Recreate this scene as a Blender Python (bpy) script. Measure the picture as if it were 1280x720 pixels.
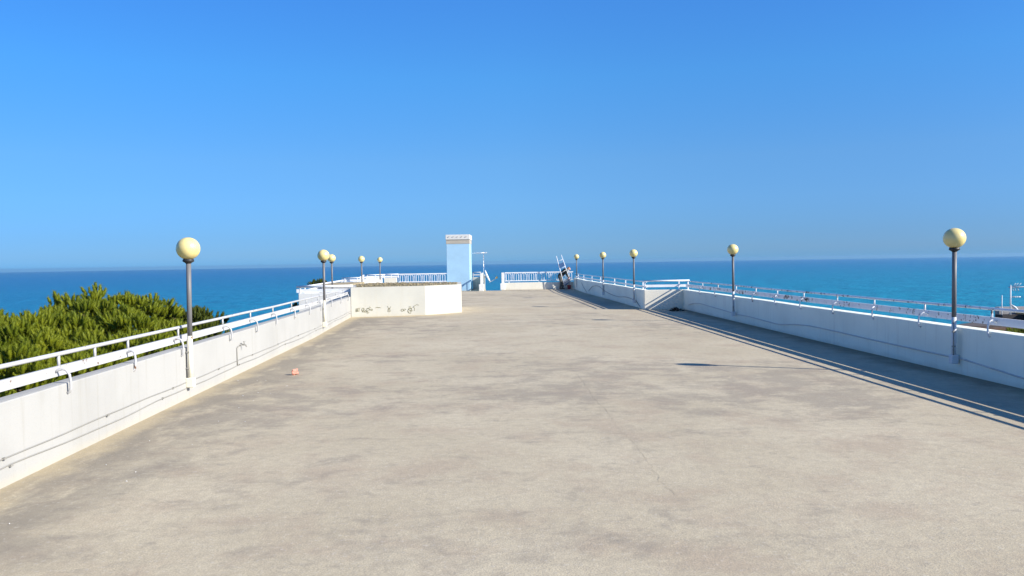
import bpy, bmesh, math, random
import numpy as np
from mathutils import Vector, Matrix, Quaternion
R = math.radians
random.seed(7)
rng = np.random.default_rng(11)
scene = bpy.context.scene
col = scene.collection
for o in list(bpy.data.objects):
    bpy.data.objects.remove(o)

# ------------------------------------------------------------------ camera
CAM_H = 2.05
cam_d = bpy.data.cameras.new('camera'); cam = bpy.data.objects.new('camera', cam_d); col.objects.link(cam)
cam_d.sensor_width = 36.0; cam_d.lens = 36.0*976/1280
cam_d.clip_start = 0.05; cam_d.clip_end = 40000
cam.matrix_world = Matrix.Translation((0, 0, CAM_H)) @ Matrix.Rotation(R(90-1.92), 4, 'X') @ Matrix.Rotation(R(-0.91), 4, 'Z')
scene.camera = cam

# ------------------------------------------------------------------ sky, sun, exposure
SUN = Vector((4.11, -1.74, 2.36)).normalized()
EL = math.asin(SUN.z); AZ = math.atan2(SUN.x, SUN.y)
w = bpy.data.worlds.new('World'); scene.world = w; w.use_nodes = True
nt = w.node_tree; nt.nodes.clear()
sky = nt.nodes.new('ShaderNodeTexSky'); sky.sky_type = 'NISHITA'; sky.sun_disc = False
sky.sun_elevation = EL; sky.sun_rotation = AZ
sky.altitude = 0; sky.air_density = 0.6; sky.dust_density = 0.0; sky.ozone_density = 10.0
bg = nt.nodes.new('ShaderNodeBackground'); bg.inputs['Strength'].default_value = 0.15
wo = nt.nodes.new('ShaderNodeOutputWorld')
# sea haze: the band of sky near the horizon is dimmer and bluer than the clean-air model
tcw = nt.nodes.new('ShaderNodeTexCoord'); sep = nt.nodes.new('ShaderNodeSeparateXYZ'); nt.links.new(tcw.outputs['Generated'], sep.inputs[0])
rmp = nt.nodes.new('ShaderNodeValToRGB'); nt.links.new(sep.outputs[2], rmp.inputs[0])
for i, (p, c) in enumerate(((0, (.20, .31, .40)), (.0126, (.30, .345, .385)), (.033, (.37, .405, .415)), (.075, (.53, .56, .51)), (.125, (.67, .71, .60)), (.227, (.66, .96, .85)), (.317, (.66, 1.02, 1.02)), (.7, (.76, .98, 1.0)))):
    e = rmp.color_ramp.elements[i] if i < 2 else rmp.color_ramp.elements.new(p)
    e.position = p; e.color = (*c, 1)
mulw = nt.nodes.new('ShaderNodeMix'); mulw.data_type = 'RGBA'; mulw.blend_type = 'MULTIPLY'; mulw.inputs[0].default_value = 1
nt.links.new(sky.outputs[0], mulw.inputs[6]); nt.links.new(rmp.outputs[0], mulw.inputs[7])
# evens out the brightness from side to side
rm2 = nt.nodes.new('ShaderNodeValToRGB'); adx = nt.nodes.new('ShaderNodeMath'); adx.operation = 'ADD'; adx.inputs[1].default_value = .55
nt.links.new(sep.outputs[0], adx.inputs[0]); nt.links.new(adx.outputs[0], rm2.inputs[0])
for i, (p, c) in enumerate(((0, (.76, .84, .90)), (.55, (1, 1, 1)), (1, (.96, .95, .98)))):
    e = rm2.color_ramp.elements[i] if i < 2 else rm2.color_ramp.elements.new(p)
    e.position = p; e.color = (*c, 1)
mu2 = nt.nodes.new('ShaderNodeMix'); mu2.data_type = 'RGBA'; mu2.blend_type = 'MULTIPLY'; mu2.inputs[0].default_value = 1
nt.links.new(mulw.outputs[2], mu2.inputs[6]); nt.links.new(rm2.outputs[0], mu2.inputs[7])
nt.links.new(mu2.outputs[2], bg.inputs[0]); nt.links.new(bg.outputs[0], wo.inputs[0])
sd = bpy.data.lights.new('sun', 'SUN'); sd.energy = 4.6; sd.angle = R(0.5); sd.color = (1.0, 0.94, 0.84)
so = bpy.data.objects.new('sun', sd); col.objects.link(so)
so.rotation_euler = (-SUN).to_track_quat('-Z', 'Y').to_euler(); so.location = (40, -20, 40)
vs = scene.view_settings
vs.view_transform = 'Standard'; vs.look = 'None'; vs.gamma = 1; vs.use_curve_mapping = False
vs.exposure = 0.82

# ------------------------------------------------------------------ helpers
def tag(o, label=None, cat=None, group=None, kind=None):
    if label: o['label'] = label
    if cat: o['category'] = cat
    if group: o['group'] = group
    if kind: o['kind'] = kind
    return o

def empty(name, loc=(0, 0, 0), label=None, cat=None, group=None):
    o = bpy.data.objects.new(name, None); col.objects.link(o); o.location = loc
    o.empty_display_size = .1
    return tag(o, label, cat, group)

class MB:
    """collects shapes into one bmesh"""
    def __init__(s): s.bm = bmesh.new()
    def box(s, c, d, rz=0, mat=None):
        m = Matrix.Translation(c) @ Matrix.Rotation(rz, 4, 'Z')
        if mat is not None: m = mat
        m = m @ Matrix.Diagonal((d[0], d[1], d[2], 1))
        bmesh.ops.create_cube(s.bm, size=1, matrix=m); return s
    def prism(s, pts, z0, z1):
        n = len(pts)
        if sum(pts[i][0]*pts[(i+1) % n][1]-pts[(i+1) % n][0]*pts[i][1] for i in range(n)) < 0: pts = pts[::-1]
        lo = [s.bm.verts.new((p[0], p[1], z0)) for p in pts]
        hi = [s.bm.verts.new((p[0], p[1], z1)) for p in pts]
        for i in range(n):
            j = (i+1) % n
            s.bm.faces.new((lo[i], lo[j], hi[j], hi[i]))
        s.bm.faces.new(hi); s.bm.faces.new(lo[::-1]); return s
    def tube(s, pts, r, n=10, cap=True):
        pts = [Vector(p) for p in pts]; rings = []
        rs = r if isinstance(r, (list, tuple)) else [r]*len(pts)
        up = None
        for i, p in enumerate(pts):
            a = pts[max(i-1, 0)]; b = pts[min(i+1, len(pts)-1)]
            t = (b-a).normalized()
            if up is None:
                up = Vector((0, 0, 1)) if abs(t.z) < .9 else Vector((1, 0, 0))
            u = t.cross(up).normalized(); v = u.cross(t).normalized(); up = v
            rings.append([s.bm.verts.new(p+rs[i]*(math.cos(2*math.pi*k/n)*u+math.sin(2*math.pi*k/n)*v)) for k in range(n)])
        for a, b in zip(rings, rings[1:]):
            for k in range(n):
                f = s.bm.faces.new((a[k], a[(k+1) % n], b[(k+1) % n], b[k])); f.smooth = True
        if cap:
            s.bm.faces.new(rings[0]); s.bm.faces.new(rings[-1][::-1])
        return s
    def lathe(s, prof, c=(0, 0, 0), n=32):
        rings = []
        for r, z in prof:
            rings.append([s.bm.verts.new((c[0]+r*math.cos(2*math.pi*k/n), c[1]+r*math.sin(2*math.pi*k/n), c[2]+z)) for k in range(n)])
        for a, b in zip(rings, rings[1:]):
            for k in range(n):
                f = s.bm.faces.new((a[k], a[(k+1) % n], b[(k+1) % n], b[k])); f.smooth = True
        s.bm.faces.new(rings[0][::-1]); s.bm.faces.new(rings[-1]); return s
    def sphere(s, c, r, u=32, v=20, scale=(1, 1, 1)):
        m = Matrix.Translation(c) @ Matrix.Diagonal((scale[0], scale[1], scale[2], 1))
        g = bmesh.ops.create_uvsphere(s.bm, u_segments=u, v_segments=v, radius=r, matrix=m)
        for vv in g['verts']:
            for f in vv.link_faces: f.smooth = True
        return s
    def bevel(s, w, seg=2):
        es = [e for e in s.bm.edges if len(e.link_faces) == 2 and e.calc_face_angle(0) > .5]
        bmesh.ops.bevel(s.bm, geom=es, offset=w, segments=seg, affect='EDGES', profile=.5, clamp_overlap=True); return s
    def build(s, name, mat, parent=None):
        bmesh.ops.recalc_face_normals(s.bm, faces=s.bm.faces)
        me = bpy.data.meshes.new(name); s.bm.to_mesh(me); s.bm.free()
        o = bpy.data.objects.new(name, me); col.objects.link(o)
        for m in (mat if isinstance(mat, list) else [mat]): me.materials.append(m)
        if parent: o.parent = parent
        return o

def mesh_np(name, verts, faces, mat, parent=None):
    me = bpy.data.meshes.new(name)
    n = len(faces); k = faces.shape[1]
    me.vertices.add(len(verts)); me.vertices.foreach_set('co', verts.astype(np.float32).ravel())
    me.loops.add(n*k); me.loops.foreach_set('vertex_index', faces.astype(np.int32).ravel())
    me.polygons.add(n); me.polygons.foreach_set('loop_start', np.arange(0, n*k, k, dtype=np.int32))
    me.polygons.foreach_set('loop_total', np.full(n, k, dtype=np.int32))
    me.update(calc_edges=True); me.validate()
    me.materials.append(mat)
    o = bpy.data.objects.new(name, me); col.objects.link(o)
    if parent: o.parent = parent
    return o

# ------------------------------------------------------------------ materials
class NT:
    def __init__(s, name, rough=.7, spec=.3):
        s.m = bpy.data.materials.new(name); s.m.use_nodes = True
        s.t = s.m.node_tree; s.b = s.t.nodes['Principled BSDF']
        s.b.inputs['Roughness'].default_value = rough
        s.b.inputs['Specular IOR Level'].default_value = spec
        s.geo = s.t.nodes.new('ShaderNodeNewGeometry'); s.tc = s.t.nodes.new('ShaderNodeTexCoord')
    def link(s, a, b): s.t.links.new(a, b)
    def val(s, x, inp):
        if hasattr(x, 'links'): s.link(x, inp)
        else:
            if isinstance(x, tuple) and len(x) == 3 and inp.type == 'RGBA': x = (*x, 1)
            inp.default_value = x
    def pos(s, scale=(1, 1, 1), obj=False, loc=(0, 0, 0)):
        n = s.t.nodes.new('ShaderNodeMapping'); n.inputs['Scale'].default_value = scale; n.inputs['Location'].default_value = loc
        s.link(s.tc.outputs['Object'] if obj else s.geo.outputs['Position'], n.inputs[0]); return n.outputs[0]
    def noise(s, vec, scale, detail=4, rough=.55, dist=0):
        n = s.t.nodes.new('ShaderNodeTexNoise'); n.inputs['Scale'].default_value = scale; n.inputs['Detail'].default_value = detail
        n.inputs['Roughness'].default_value = rough; n.inputs['Distortion'].default_value = dist
        s.link(vec, n.inputs['Vector']); return n.outputs['Fac']
    def ramp(s, x, lo, hi, a=0., b=1.):
        n = s.t.nodes.new('ShaderNodeMapRange'); n.interpolation_type = 'SMOOTHSTEP'
        s.link(x, n.inputs[0]); n.inputs[1].default_value = lo; n.inputs[2].default_value = hi
        n.inputs[3].default_value = a; n.inputs[4].default_value = b; return n.outputs[0]
    def mix(s, f, a, b, mode='MIX'):
        n = s.t.nodes.new('ShaderNodeMix'); n.data_type = 'RGBA'; n.blend_type = mode
        s.val(f, n.inputs[0]); s.val(a, n.inputs[6]); s.val(b, n.inputs[7]); return n.outputs[2]
    def math(s, op, a, b=0., c=0.):
        n = s.t.nodes.new('ShaderNodeMath'); n.operation = op
        s.val(a, n.inputs[0]); s.val(b, n.inputs[1])
        if len(n.inputs) > 2: s.val(c, n.inputs[2])
        return n.outputs[0]
    def xyz(s):
        n = s.t.nodes.new('ShaderNodeSeparateXYZ'); s.link(s.geo.outputs['Position'], n.inputs[0]); return n.outputs
    def bump(s, h, strength=.3, dist=.01):
        n = s.t.nodes.new('ShaderNodeBump'); n.inputs['Strength'].default_value = strength; n.inputs['Distance'].default_value = dist
        s.link(h, n.inputs['Height']); s.link(n.outputs[0], s.b.inputs['Normal'])
    def color(s, c): s.val(c, s.b.inputs['Base Color'])

def m_plaster(name, base, dirt=(.5, .45, .33), dirt_amt=.35, yellow=False):
    n = NT(name, .85, .2)
    p = n.pos()
    c = n.mix(n.ramp(n.noise(p, .9, 5), .35, .75), base, tuple(x*.9 for x in base))
    streak = n.noise(n.pos((7, 7, .35)), 1.5, 5, .6)
    c = n.mix(n.math('MULTIPLY', n.ramp(streak, .52, .8), dirt_amt), c, dirt)
    fine = n.noise(p, 38, 3, .6)
    spots = n.ramp(n.noise(p, 14, 4, .7), .66, .74)
    c = n.mix(n.math('MULTIPLY', spots, .25), c, (.4, .38, .3))
    x, y, z = n.xyz()
    # splash-back dirt, ragged, along the foot of the wall
    foot = n.ramp(n.math('ADD', z, n.math('MULTIPLY', n.noise(p, 3, 4), .16)), .19, .07)
    c = n.mix(n.math('MULTIPLY', foot, .35), c, (.50, .45, .33))
    n.color(c); n.bump(n.math('ADD', fine, n.math('MULTIPLY', n.noise(p, 5, 4), 1.5)), .35, .006)
    return n.m

def m_paint(name, base, rust=.0, rough=.45, rust_col=(.16, .08, .04)):
    n = NT(name, rough, .4)
    p = n.pos(obj=True)
    c = n.mix(n.ramp(n.noise(p, 3, 4), .3, .8), base, tuple(x*.86 for x in base))
    if rust:
        r = n.ramp(n.math('ADD', n.noise(p, 9, 6, .7), n.math('MULTIPLY', n.noise(p, 1.1, 2), .35)), .88-rust, .93-rust)
        c = n.mix(r, c, rust_col)
    n.color(c); n.bump(n.noise(p, 60, 3), .15, .003)
    return n.m

M = {}
M['wall'] = m_plaster('white_plaster', (.415, .41, .385), dirt=(.28, .26, .20), dirt_amt=.34)  # sunlit copy of the white plaster, base colour lowered against full sun
M['wall_cream'] = m_plaster('cream_plaster', (.54, .53, .465), dirt=(.45, .38, .24), dirt_amt=.3)
M['wall_right'] = m_plaster('white_plaster_shade_lift', (.82, .85, .74), dirt=(.5, .48, .42))  # shaded copy of the white plaster, colour lightened to offset the shade
M['wall_far'] = m_plaster('cream_plaster_weak_sun_lift', (.80, .76, .64), dirt=(.62, .52, .34), dirt_amt=.3)  # cream plaster with extra brightness in its colour where sun only grazes
M['wall_bright'] = m_plaster('white_plaster_weak_sun_lift', (.80, .79, .75))  # white plaster made paler for camera-facing walls that catch little sun
M['rail'] = m_paint('white_rail_paint', (.50, .50, .495), .06)
M['rail_worn'] = m_paint('worn_rail_paint', (.80, .80, .82), .14, rust_col=(.10, .08, .07))
M['iron_white'] = m_paint('white_iron_paint', (.84, .85, .86), .03)
M['pole'] = m_paint('grey_pole_paint', (.17, .165, .165), .05, .5, (.12, .07, .04))
M['pole_cream'] = m_paint('cream_pole_paint', (.80, .76, .60), .12, .5, (.22, .12, .06))
M['pole_white'] = m_paint('white_pole_paint', (.66, .68, .70), .12, .5, (.10, .08, .07))
M['collar'] = m_paint('black_collar', (.03, .03, .03), 0, .5)
M['cable'] = m_paint('grey_cable', (.30, .29, .26), 0, .6)
M['cable_pale'] = m_paint('pale_conduit', (.55, .56, .55), 0, .6)
M['tower_blue'] = m_plaster('pale_blue_render', (.36, .57, .74), dirt=(.31, .52, .62), dirt_amt=.3)
M['beige'] = m_plaster('beige_concrete', (.46, .42, .35))
M['metal'] = NT('galvanised_metal', .35, .5).m
M['metal'].node_tree.nodes['Principled BSDF'].inputs['Base Color'].default_value = (.62, .63, .65, 1)
M['metal'].node_tree.nodes['Principled BSDF'].inputs['Metallic'].default_value = .6

def m_simple(name, c, rough=.7, var=.25, sc=12):
    n = NT(name, rough, .3)
    n.color(n.mix(n.ramp(n.noise(n.pos(obj=True), sc, 4), .35, .7), c, tuple(x*(1-var) for x in c))); return n.m

def m_globe():
    n = NT('yellowed_acrylic', .32, .5)
    c = n.mix(n.ramp(n.noise(n.pos(obj=True), 4, 4), .35, .75), (.78, .66, .29), (.70, .57, .22))
    n.color(c)
    n.b.inputs['Subsurface Weight'].default_value = .2
    n.b.inputs['Subsurface Radius'].default_value = (.12, .09, .04)
    n.b.inputs['Coat Weight'].default_value = .35
    n.b.inputs['Coat Roughness'].default_value = .25
    return n.m
M['globe'] = m_globe()

def m_floor():
    n = NT('weathered_concrete', .9, .15)
    p = n.pos(); x, y, z = n.xyz()
    base = n.mix(n.ramp(n.noise(p, .35, 5, .6), .3, .72), (.545, .465, .315), (.65, .565, .395))
    base = n.mix(n.math('MULTIPLY', n.ramp(n.noise(n.pos(loc=(9, 3, 0)), .9, 7, .68), .46, .66), .6), base, (.46, .355, .25))
    # brushed, slightly drawn out stains
    st = n.noise(n.pos((.85, 1.0, 1), loc=(3, 17, 0)), 1.7, 10, .74, .25)
    fld = n.noise(n.pos(loc=(40, 3, 0)), .16, 3, .5)
    stm = n.ramp(n.math('ADD', st, n.math('MULTIPLY', n.math('SUBTRACT', fld, .5), .8)), .48, .68)
    base = n.mix(n.math('MULTIPLY', stm, .60), base, (.25, .215, .175))
    st2 = n.ramp(n.noise(n.pos((.6, 1, 1), loc=(13, 77, 0)), 4.6, 8, .76, .2), .54, .70)
    base = n.mix(n.math('MULTIPLY', st2, .5), base, (.235, .21, .18))
    mot = n.noise(n.pos(loc=(1, 2, 0)), 9, 7, .72)
    base = n.mix(n.ramp(mot, .38, .64, 0, .32), base, (.35, .295, .22))
    # lichen-yellow dirt and the grey damp band beside the left wall
    dl = n.math('ADD', n.math('ADD', x, 4.42), n.math('MULTIPLY', y, .0547))   # metres from the left wall
    nz = n.noise(p, 1.3, 6, .65); nzc = n.math('SUBTRACT', nz, .5)
    grey = n.math('MULTIPLY', n.ramp(n.math('ADD', dl, n.math('MULTIPLY', nzc, 2.2)), 1.75, .35), n.ramp(n.noise(n.pos((1.2, .5, 1), loc=(5, 5, 0)), 1.7, 6, .7), .30, .52))
    base = n.mix(n.math('MULTIPLY', grey, .82), base, (.225, .20, .16))
    yel = n.ramp(n.math('ADD', dl, n.math('MULTIPLY', nzc, 1.0)), .44, .08)
    base = n.mix(n.math('MULTIPLY', yel, .7), base, (.54, .44, .27))
    # yellow dirt in front of the low block
    db = n.math('ABSOLUTE', n.math('SUBTRACT', n.math('ADD', 31.55, n.math('MULTIPLY', x, .235)), y))
    blk = n.math('MULTIPLY', n.ramp(n.math('ADD', db, n.math('MULTIPLY', nzc, 1.4)), .9, .2), n.ramp(n.math('ADD', x, n.math('MULTIPLY', nzc, 2.)), -1.6, -2.8))
    base = n.mix(n.math('MULTIPLY', blk, .65), base, (.55, .44, .25))
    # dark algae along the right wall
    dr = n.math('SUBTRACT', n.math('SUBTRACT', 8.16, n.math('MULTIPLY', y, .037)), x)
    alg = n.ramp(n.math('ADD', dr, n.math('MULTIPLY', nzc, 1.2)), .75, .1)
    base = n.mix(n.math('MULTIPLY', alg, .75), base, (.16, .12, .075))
    # aggregate grain
    g1 = n.noise(p, 70, 3, .7); g2 = n.noise(p, 22, 3, .6)
    base = n.mix(n.ramp(g1, .36, .64, .0, .5), base, (.30, .26, .20))
    base = n.mix(n.math('MULTIPLY', n.ramp(g2, .55, .72), .22), base, (.70, .66, .58))
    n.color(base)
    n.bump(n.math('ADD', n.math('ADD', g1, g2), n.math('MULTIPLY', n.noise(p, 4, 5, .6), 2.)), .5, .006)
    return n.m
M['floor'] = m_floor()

def m_gravel():
    n = NT('mossy_gravel', .95, .1)
    v = n.t.nodes.new('ShaderNodeTexVoronoi'); v.inputs['Scale'].default_value = 14; n.link(n.pos(), v.inputs['Vector'])
    c = n.mix(n.ramp(n.noise(n.pos(), 9, 5, .7), .35, .65), (.17, .135, .075), (.42, .35, .22))
    c = n.mix(n.ramp(n.noise(n.pos(), 1.2, 4), .45, .7, 0, .6), c, (.12, .11, .05))
    n.color(c); n.bump(v.outputs[0], .8, .03); return n.m
M['gravel'] = m_gravel()

def m_sea():
    n = NT('sea_water', .3, .5)
    x, y, z = n.xyz()
    d = n.math('SQRT', n.math('ADD', n.math('MULTIPLY', x, x), n.math('MULTIPLY', y, y)))
    ld = n.math('LOGARITHM', d, 10.)
    patch = n.math('MULTIPLY', n.math('SUBTRACT', n.noise(n.pos((.0012, .004, 1)), 1, 5, .6), .5), .5)
    # shallower (greener) to the right, where the shore runs closer
    side = n.math('MULTIPLY', n.math('DIVIDE', x, d), -.45)
    k = n.ramp(n.math('ADD', n.math('ADD', ld, patch), side), 2.25, 3.75)
    c = n.mix(k, (.004, .265, .365), (.003, .130, .305))
    ch = n.noise(n.pos((1, .7, 1)), .09, 9, .72)
    c = n.mix(n.ramp(ch, .38, .62, 0, .36), c, (.001, .075, .17))
    c = n.mix(n.ramp(n.noise(n.pos((1, .6, 1), loc=(70, 9, 0)), .16, 8, .72), .52, .68, 0, .22), c, (.06, .36, .50))
    n.color(c)
    n.b.inputs['IOR'].default_value = 1.33
    n.b.inputs['Specular IOR Level'].default_value = .22
    n.b.inputs['Roughness'].default_value = .35
    h = n.math('ADD', n.noise(n.pos((1, 1.6, 1)), .22, 5, .6), n.math('MULTIPLY', n.noise(n.pos(), .03, 3), 3))
    n.bump(h, 1.0, 2.2)
    return n.m
M['sea'] = m_sea()

def m_land():
    n = NT('scrubby_land', .95, .1)
    n.color(n.mix(n.ramp(n.noise(n.pos(), .05, 6), .4, .6), (.30, .26, .18), (.08, .10, .03))); return n.m
M['land'] = m_land()

def m_needles(name, a, b, c2):
    n = NT(name, .55, .25)
    p = n.pos()
    c = n.mix(n.ramp(n.noise(p, 1.6, 3), .35, .65), a, b)
    c = n.mix(n.ramp(n.noise(p, 9, 3), .55, .75, 0, .7), c, c2)
    n.color(c)
    tr = n.t.nodes.new('ShaderNodeBsdfTranslucent'); n.link(c, tr.inputs[0])
    ms = n.t.nodes.new('ShaderNodeMixShader'); ms.inputs[0].default_value = .38
    out = n.t.nodes['Material Output']
    n.link(n.b.outputs[0], ms.inputs[1]); n.link(tr.outputs[0], ms.inputs[2]); n.link(ms.outputs[0], out.inputs[0])
    return n.m
M['needles'] = m_needles('pine_needles', (.225, .255, .014), (.135, .175, .010), (.30, .31, .04))
M['needles_dark'] = m_needles('dark_pine_needles', (.10, .125, .014), (.07, .09, .012), (.14, .15, .02))
M['bark'] = m_simple('pine_bark', (.16, .10, .06), .9, .5, 8)

# ------------------------------------------------------------------ setting: sea, land, terrace
def disc(name, r, z, mat, rings=60, seg=128):
    bm = bmesh.new(); prev = None
    rad = [0]+[20*(r/20)**(i/(rings-1)) for i in range(rings)]
    c = bm.verts.new((0, 0, z))
    for rr in rad[1:]:
        ring = [bm.verts.new((rr*math.cos(2*math.pi*k/seg), rr*math.sin(2*math.pi*k/seg), z)) for k in range(seg)]
        for k in range(seg):
            if prev is None: bm.faces.new((c, ring[k], ring[(k+1) % seg]))
            else: bm.faces.new((prev[k], ring[k], ring[(k+1) % seg], prev[(k+1) % seg]))
        prev = ring
    me = bpy.data.meshes.new(name); bm.to_mesh(me); bm.free(); me.materials.append(mat)
    o = bpy.data.objects.new(name, me); col.objects.link(o); return tag(o, kind='structure')
disc('sea', 9800, -25, M['sea'])
tag(MB().prism([(-1500, -3000), (1500, -3000), (1500, 60), (400, 95), (60, 100), (-60, 90), (-300, 110), (-1500, 60)], -25.3, -24.6).build('land', M['land']), kind='structure')

hz = bpy.data.materials.new('sea_haze'); hz.use_nodes = True
ht = hz.node_tree; ht.nodes.clear()
hv = ht.nodes.new('ShaderNodeVolumePrincipled'); hv.inputs['Color'].default_value = (.33, .60, .84, 1); hv.inputs['Density'].default_value = 9e-5; hv.inputs['Anisotropy'].default_value = .2
ho = ht.nodes.new('ShaderNodeOutputMaterial'); ht.links.new(hv.outputs[0], ho.inputs['Volume'])
tag(MB().box((0, 0, -8.6), (21000, 21000, 35.2)).build('haze', hz), kind='stuff')

GAP0, GAP1 = -2.02, -.75        # opening at the far end
floor_pts = [(-4.35, -6), (8.5, -6), (8.1, 4), (7.2, 31.5), (7.2, 32.5), (5.6, 32.5), (4.75, 57.4), (GAP1, 57.4), (GAP1, 56.1), (GAP0, 56.1), (GAP0, 59.9), (-4.7, 59.9), (-4.7, 56.7), (-9.3, 56.7), (-9.1, 54.2), (-10.2, 54.2), (-8.4, 43.7), (-9.4, 43.7), (-8.5, 31.2), (-6.45, 31.2), (-5.75, 22), (-4.7, 4)]
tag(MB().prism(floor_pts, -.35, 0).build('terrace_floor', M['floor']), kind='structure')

# a long hairline crack in the concrete
def ribbon(mb, pts, wd, z):
    vs_ = []
    for i, p in enumerate(pts):
        a = Vector(pts[max(i-1, 0)]); b = Vector(pts[min(i+1, len(pts)-1)]); t = (b-a).normalized(); nrm = Vector((-t.y, t.x))
        ww = wd[i] if isinstance(wd, list) else wd
        vs_.append((mb.bm.verts.new((p[0]+nrm.x*ww, p[1]+nrm.y*ww, z)), mb.bm.verts.new((p[0]-nrm.x*ww, p[1]-nrm.y*ww, z))))
    for (a, b), (c, d) in zip(vs_, vs_[1:]): mb.bm.faces.new((a, b, d, c))
crk = [(1.10, 15.2), (1.16, 13.8), (1.2, 12.5), (1.19, 11.5), (1.27, 10.6), (1.26, 9.7), (1.33, 8.7), (1.36, 7.9), (1.35, 7.2), (1.40, 6.6)]
cp = []
for (a, b) in zip(crk, crk[1:]):
    for k in range(9):
        t = k/9; cp.append((a[0]*(1-t)+b[0]*t+random.gauss(0, .010), a[1]*(1-t)+b[1]*t))
mb = MB(); ribbon(mb, cp, [.0016*(.3+random.random()*.9) for _ in cp], .004)
tag(mb.build('floor_crack', m_simple('crack_dark', (.36, .31, .23))), kind='structure')

# white flakes blown along the left wall
mb = MB()
for i in range(18):
    y = random.uniform(6, 14); x = -4.42-.0547*y+abs(random.gauss(.9, .45))+.1
    s = random.uniform(.003, .006); a = random.random()*6.3
    mb.box((x, y, .006), (s*2, s*1.3, .006), a)
tag(mb.build('paint_flakes', m_simple('flake_white', (.85, .85, .83), .8, .1)), 'tiny white paint flakes scattered on the floor beside the left wall', 'paint flakes', kind='stuff')

# ------------------------------------------------------------------ parapet walls
def offset(pts, d):
    """offset polyline to the left of its direction by d"""
    out = []
    for i, p in enumerate(pts):
        ns = []
        if i: t = (Vector(p)-Vector(pts[i-1])).normalized(); ns.append(Vector((-t.y, t.x)))
        if i < len(pts)-1: t = (Vector(pts[i+1])-Vector(p)).normalized(); ns.append(Vector((-t.y, t.x)))
        n = sum(ns, Vector((0, 0))).normalized(); k = n.dot(ns[0])
        q = Vector(p)+n*(d/k); out.append((q.x, q.y))
    return out
def resample(pts, step):
    out = [pts[0]]
    for a, b in zip(pts, pts[1:]):
        L = math.dist(a, b); n = max(1, int(L/step))
        for k in range(1, n+1): out.append((a[0]+(b[0]-a[0])*k/n, a[1]+(b[1]-a[1])*k/n))
    return out
def parapet(name, pts, thick, z1, mat, label, z0=-.02, wobble=.004, cat='parapet wall'):
    pts = resample(pts, 1.2)
    inner = [(p[0]+random.gauss(0, wobble), p[1]+random.gauss(0, wobble)) if 0 < i < len(pts)-1 else p for i, p in enumerate(pts)]
    outer = offset(pts, thick)
    mb = MB(); n = len(pts)
    dz = [random.gauss(0, wobble) for _ in pts]
    g = [[mb.bm.verts.new((*q[i], z)) for i in range(n)] for q, z in ((inner, z0), (inner, z1), (outer, z1), (outer, z0))]
    for i in range(n):
        g[1][i].co.z += dz[i]; g[2][i].co.z += dz[i]*.7
    for a in range(4):
        b = (a+1) % 4
        for i in range(n-1): mb.bm.faces.new((g[a][i], g[a][i+1], g[b][i+1], g[b][i]))
    mb.bm.faces.new([g[a][0] for a in range(4)]); mb.bm.faces.new([g[a][-1] for a in (3, 2, 1, 0)])
    mb.bm.normal_update(); mb.bevel(.012, 2)
    o = mb.build(name, mat)
    if label: tag(o, label, cat)
    return o

LW = [(-4.35, -2), (-4.82, 7.24), (-5.6, 22), (-6.28, 30.5)]
RW = [(8.22, -2), (7.73, 11.75), (7.46, 19.0), (7.02, 32.0)]
FW = [(5.435, 32.09), (5.1, 40.5), (4.6, 50), (4.53, 57.18)]
rev = lambda P: P[::-1]
def at_y(P, y):
    for a, b in zip(P, P[1:]):
        if min(a[1], b[1]) <= y <= max(a[1], b[1]) or b is P[-1]:
            if a[1] == b[1]: continue
            t = (y-a[1])/(b[1]-a[1])
            if t <= 1.001: return a[0]+(b[0]-a[0])*t, math.atan2(b[1]-a[1], b[0]-a[0])
    a, b = P[-2], P[-1]; t = (y-a[1])/(b[1]-a[1]); return a[0]+(b[0]-a[0])*t, math.atan2(b[1]-a[1], b[0]-a[0])

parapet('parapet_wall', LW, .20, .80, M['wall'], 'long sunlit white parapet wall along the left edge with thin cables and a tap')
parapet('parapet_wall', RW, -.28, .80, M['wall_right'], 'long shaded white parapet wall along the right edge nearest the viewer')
parapet('parapet_wall', [(5.44, 32.06), (7.30, 32.0)], .26, .80, M['wall_far'], 'short cream cross wall at the step in the right edge, crossed by diagonal light stripes')
parapet('parapet_wall', FW, -.24, .80, M['wall_right'], 'shaded white parapet wall curving along the right edge towards the ladder')
parapet('parapet_wall', [(GAP1+.2, 57.2), (4.52, 57.2)], .22, .52, M['wall_far'], 'low cream parapet under the arched white railing right of the gap')
parapet('parapet_wall', [(-8.3, 56.45), (-4.75, 56.45)], .22, .62, M['wall_far'], 'low parapet under the arched railing left of the pale blue tower')
parapet('parapet_wall', [(-6.36, 31.05), (-8.5, 31.05)], -.2, .93, M['wall_bright'], 'white cross wall at the step in the left edge, behind the second left lamp')
parapet('parapet_wall', [(-8.3, 31.27), (-9.25, 43.3)], .2, .90, M['wall_bright'], 'white side wall running back behind the low gravel-topped block')
parapet('parapet_wall', [(-9.35, 43.5), (-8.2, 43.5)], .2, 1.07, M['wall_bright'], 'bright white stepped wall end behind the block, nearer of the two')
parapet('parapet_wall', [(-8.42, 43.72), (-10.1, 53.9)], .2, 1.0, M['wall_bright'], 'white side wall running back between the two stepped wall ends')
parapet('parapet_wall', [(-10.15, 54.1), (-9.0, 54.1)], .2, 1.06, M['wall_bright'], 'bright white stepped wall end behind the block, farther of the two')
parapet('parapet_wall', [(-3.02, 59.7), (-2.27, 59.7)], .22, .92, M['wall_cream'], 'shaded wall in the recess between the pale blue tower and the gap')
parapet('parapet_wall', [(-9.25, 56.45), (-8.32, 56.45)], .2, 1.05, M['wall_far'], 'short cream wall piece at the left end of the arched railing')

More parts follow.
